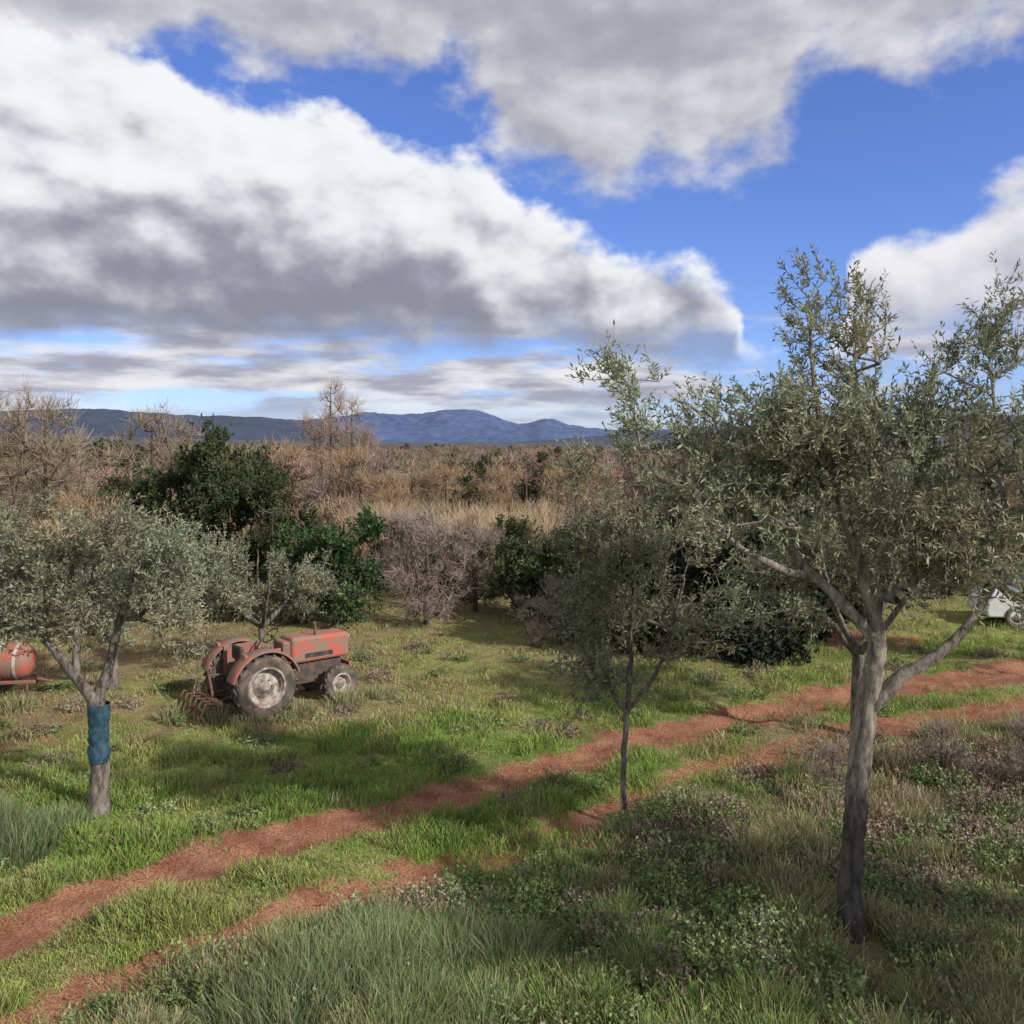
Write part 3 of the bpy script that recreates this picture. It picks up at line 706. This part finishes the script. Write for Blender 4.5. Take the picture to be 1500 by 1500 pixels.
for s in (-1,1):
    for (xa,xb,xc,xd) in ((-1.35,-.45,-.45,-1.15),(-.38,.85,.4,-.38)):
        bm = bmesh.new(); vs = [bm.verts.new((x_, s*(yw(z_)+.012), z_)) for x_,z_ in ((xa,1.0),(xb,1.0),(xc,1.36),(xd,1.36))]; bm.faces.new(vs); bm_obj('side_window', bm, M_cg, car)
    for xw in (-1.25,1.25): wheel('wheel', car, xw, s*.76, .31, .31, .2, .2, s, False)
bm = bmesh.new(); vs = [bm.verts.new(p) for p in ((1.06,.66,1.02),(1.06,-.66,1.02),(.6,-.58,1.37),(.6,.58,1.37))]; bm.faces.new(vs); bm_obj('windscreen', bm, M_cg, car)
bm = bmesh.new(); vs = [bm.verts.new(p) for p in ((-1.72,.62,1.03),(-1.72,-.62,1.03),(-1.35,-.56,1.39),(-1.35,.56,1.39))]; bm.faces.new(vs); bm_obj('rear_window', bm, M_cg, car)

# ------------------------------------------------------------------ sun + sky
EL = 32; AZ = 122.7
sd = Vector((math.sin(math.radians(AZ))*math.cos(math.radians(EL)), math.cos(math.radians(AZ))*math.cos(math.radians(EL)), math.sin(math.radians(EL))))
sl = bpy.data.lights.new('sun', 'SUN'); sl.energy = 4.4; sl.angle = math.radians(1.0); sl.color = (1,.95,.88)
so = bpy.data.objects.new('sun', sl); so.rotation_euler = (-sd).to_track_quat('-Z','Y').to_euler(); link(so)
W = bpy.data.worlds.new('World'); scene.world = W; W.use_nodes = True; nt = W.node_tree; N = nt.nodes; L = nt.links
bg = N['Background']; bg.inputs[1].default_value = .105
sky = N.new('ShaderNodeTexSky'); sky.sky_type = 'NISHITA'; sky.sun_disc = False
sky.sun_elevation = math.radians(EL); sky.sun_rotation = math.radians(AZ); sky.altitude = 300; sky.dust_density = .4; sky.ozone_density = 2.5
tc = N.new('ShaderNodeTexCoord'); sep = N.new('ShaderNodeSeparateXYZ'); L.new(tc.outputs['Generated'], sep.inputs[0])
X_, Y_, Z_ = sep.outputs
def mr_(v, a, b_, c=0., d=1., smooth=True):
    m = N.new('ShaderNodeMapRange'); m.interpolation_type = 'SMOOTHSTEP' if smooth else 'LINEAR'
    L.new(v, m.inputs[0])
    for i, q in enumerate((a,b_,c,d)): m.inputs[i+1].default_value = q
    return m.outputs[0]
az = math_('ARCTAN2', X_, Y_)
hyp = math_('SQRT', math_('ADD', math_('MULTIPLY', X_, X_), math_('MULTIPLY', Y_, Y_)))
t = math_('DIVIDE', Z_, math_('MAXIMUM', hyp, .05))
def vec(ax, at_, dx=0, dt=0):
    c = N.new('ShaderNodeCombineXYZ'); L.new(math_('MULTIPLY', math_('ADD', az, dx), ax), c.inputs[0]); L.new(math_('MULTIPLY', math_('ADD', t, dt), at_), c.inputs[1]); return c.outputs[0]
def nz(v, scale, det=7, rough=.55, dist=0):
    n = N.new('ShaderNodeTexNoise'); n.noise_dimensions = '2D'; n.inputs['Scale'].default_value = scale; n.inputs['Detail'].default_value = det; n.inputs['Roughness'].default_value = rough
    n.inputs['Distortion'].default_value = dist
    L.new(v, n.inputs['Vector']); return n.outputs[0]
big = nz(vec(1,1.4), 11, 5, .55)
sA1 = nz(vec(1,1.4), 11, 4, .48); sA2 = nz(vec(1,1.4,.016,.024), 11, 4, .48)
med = nz(vec(1.,1.6,3,1), 4.5, 5, .5)
rel = math_('MULTIPLY', math_('SUBTRACT', sA1, sA2), 1.05)
wob = math_('MULTIPLY', math_('SUBTRACT', big, .5), .20)
a01 = mr_(math_('ADD', az, math_('MULTIPLY', math_('SUBTRACT', med, .5), .08)), -.7, .7, 0, 1, False)
def curve(pts):
    n = N.new('ShaderNodeFloatCurve'); c = n.mapping.curves[0]
    q = []
    for px, py in pts:
        a = math.atan((px-750)/1299); v = (650-py)/1299*math.cos(a)
        q.append(((a+.7)/1.4, min(max(v+.1,0),1)))
    c.points[0].location = (0, q[0][1]); c.points[1].location = (1, q[-1][1])
    for p in q: c.points.new(*p)
    n.mapping.use_clip = False; n.mapping.update(); L.new(a01, n.inputs['Value']); n.inputs['Factor'].default_value = 1
    return math_('SUBTRACT', n.outputs[0], .1)
A_top = curve([(0,40),(120,50),(230,75),(290,118),(350,132),(450,150),(500,168),(560,200),(620,222),(700,238),(760,285),(850,330),(900,362),(980,378),(1050,405),(1085,450),(1110,520),(1200,560),(1500,560)])
B_bot = curve([(0,150),(180,110),(270,72),(350,98),(480,92),(560,110),(650,112),(715,165),(745,225),(820,268),(900,288),(960,252),(1050,240),(1110,225),(1150,160),(1200,92),(1350,98),(1500,62)])
C_top = curve([(0,700),(1100,620),(1215,520),(1262,365),(1330,335),(1400,318),(1450,282),(1500,245)])
fA = math_('ADD', math_('SUBTRACT', A_top, t), math_('MULTIPLY', wob, .5))
fB = math_('ADD', math_('SUBTRACT', t, B_bot), math_('MULTIPLY', wob, .8))
fC = math_('ADD', math_('SUBTRACT', C_top, t), math_('MULTIPLY', wob, .5))
mA_ = math_('MULTIPLY', mr_(fA, -.009, .020), mr_(math_('ADD', t, math_('MULTIPLY', wob, .35)), .08, .145))
mB_ = mr_(fB, -.025, .042)
mC_ = math_('MULTIPLY', mr_(fC, -.009, .024), mr_(math_('ADD', t, math_('MULTIPLY', wob, .6)), .05, .17))
def ramp(v, els):
    r = N.new('ShaderNodeValToRGB'); L.new(v, r.inputs[0]); e = r.color_ramp.elements; r.color_ramp.interpolation = 'B_SPLINE'
    e[0].position = els[0][0]; e[0].color = (*els[0][1],1); e[1].position = els[-1][0]; e[1].color = (*els[-1][1],1)
    for p, c in els[1:-1]: q = e.new(p); q.color = (*c,1)
    return r.outputs[0]
sA = math_('DIVIDE', math_('SUBTRACT', A_top, t), math_('MAXIMUM', math_('SUBTRACT', A_top, .10), .05))
sA = math_('SUBTRACT', math_('ADD', sA, math_('MULTIPLY', math_('SUBTRACT', med, .5), .85)), rel)
sA = math_('MULTIPLY', sA, .8)
cA = ramp(sA, [(0,(.92,.93,.95)),(.26,(.83,.84,.87)),(.42,(.57,.58,.64)),(.60,(.32,.33,.39)),(.78,(.25,.26,.33)),(1,(.27,.28,.35))])
sB = math_('ADD', math_('ADD', mr_(fB, 0, .22, .68, .38, False), rel), math_('MULTIPLY', math_('SUBTRACT', med, .5), .6))
cB = ramp(sB, [(0,(.34,.34,.40)),(.35,(.41,.41,.47)),(.62,(.53,.53,.59)),(1,(.80,.80,.84))])
sC = math_('ADD', mr_(fC, 0, .16, .9, .35, False), rel)
cC = ramp(sC, [(0,(.36,.37,.44)),(.4,(.48,.49,.56)),(.8,(.76,.76,.81)),(1,(.88,.88,.91))])
strk = nz(vec(4,24,7,0), 1.0, 4, .55); strk2 = nz(vec(6,34,2,5), 1.3, 4, .55)
left = mr_(az, .02, .3, .12, -.06)
mL = mr_(math_('ADD', strk, left), .44, .64)
mL = math_('MULTIPLY', mL, mr_(t, .11, .16, 1, 0)); mL = math_('MULTIPLY', mL, mr_(t, .015, .06, .35, 1))
cL = ramp(strk2, [(0,(.30,.31,.41)),(.40,(.36,.37,.46)),(.54,(.70,.70,.76)),(.68,(.86,.86,.88))])
def mixc(f, a, b_, mode='MIX'):
    m = N.new('ShaderNodeMix'); m.data_type = 'RGBA'; m.blend_type = mode
    if isinstance(f, float): m.inputs[0].default_value = f
    else: L.new(f, m.inputs[0])
    for k, v in ((6,a),(7,b_)):
        if isinstance(v, tuple): m.inputs[k].default_value = (*v,1)
        else: L.new(v, m.inputs[k])
    return m.outputs[2]
base = mixc(1., sky.outputs[0], (.85,1.0,1.6), 'MULTIPLY')
def x10(c): return mixc(1., c, (9.7,9.7,9.7), 'MULTIPLY')
c = mixc(mL, base, x10(cL)); c = mixc(mB_, c, x10(cB)); c = mixc(mC_, c, x10(cC)); c = mixc(mA_, c, x10(cA))
L.new(c, bg.inputs[0])

# ------------------------------------------------------------------ camera
cam = bpy.data.cameras.new('camera'); co = bpy.data.objects.new('camera', cam); link(co)
co.location = (0,0,5); co.rotation_euler = (math.radians(90),0,0)
cam.sensor_width = 36; cam.lens = 36*.866; cam.shift_y = -.067; cam.clip_end = 30000; cam.clip_start = .1
scene.camera = co
scene.view_settings.view_transform = 'Standard'; scene.view_settings.look = 'None'; scene.view_settings.exposure = 0
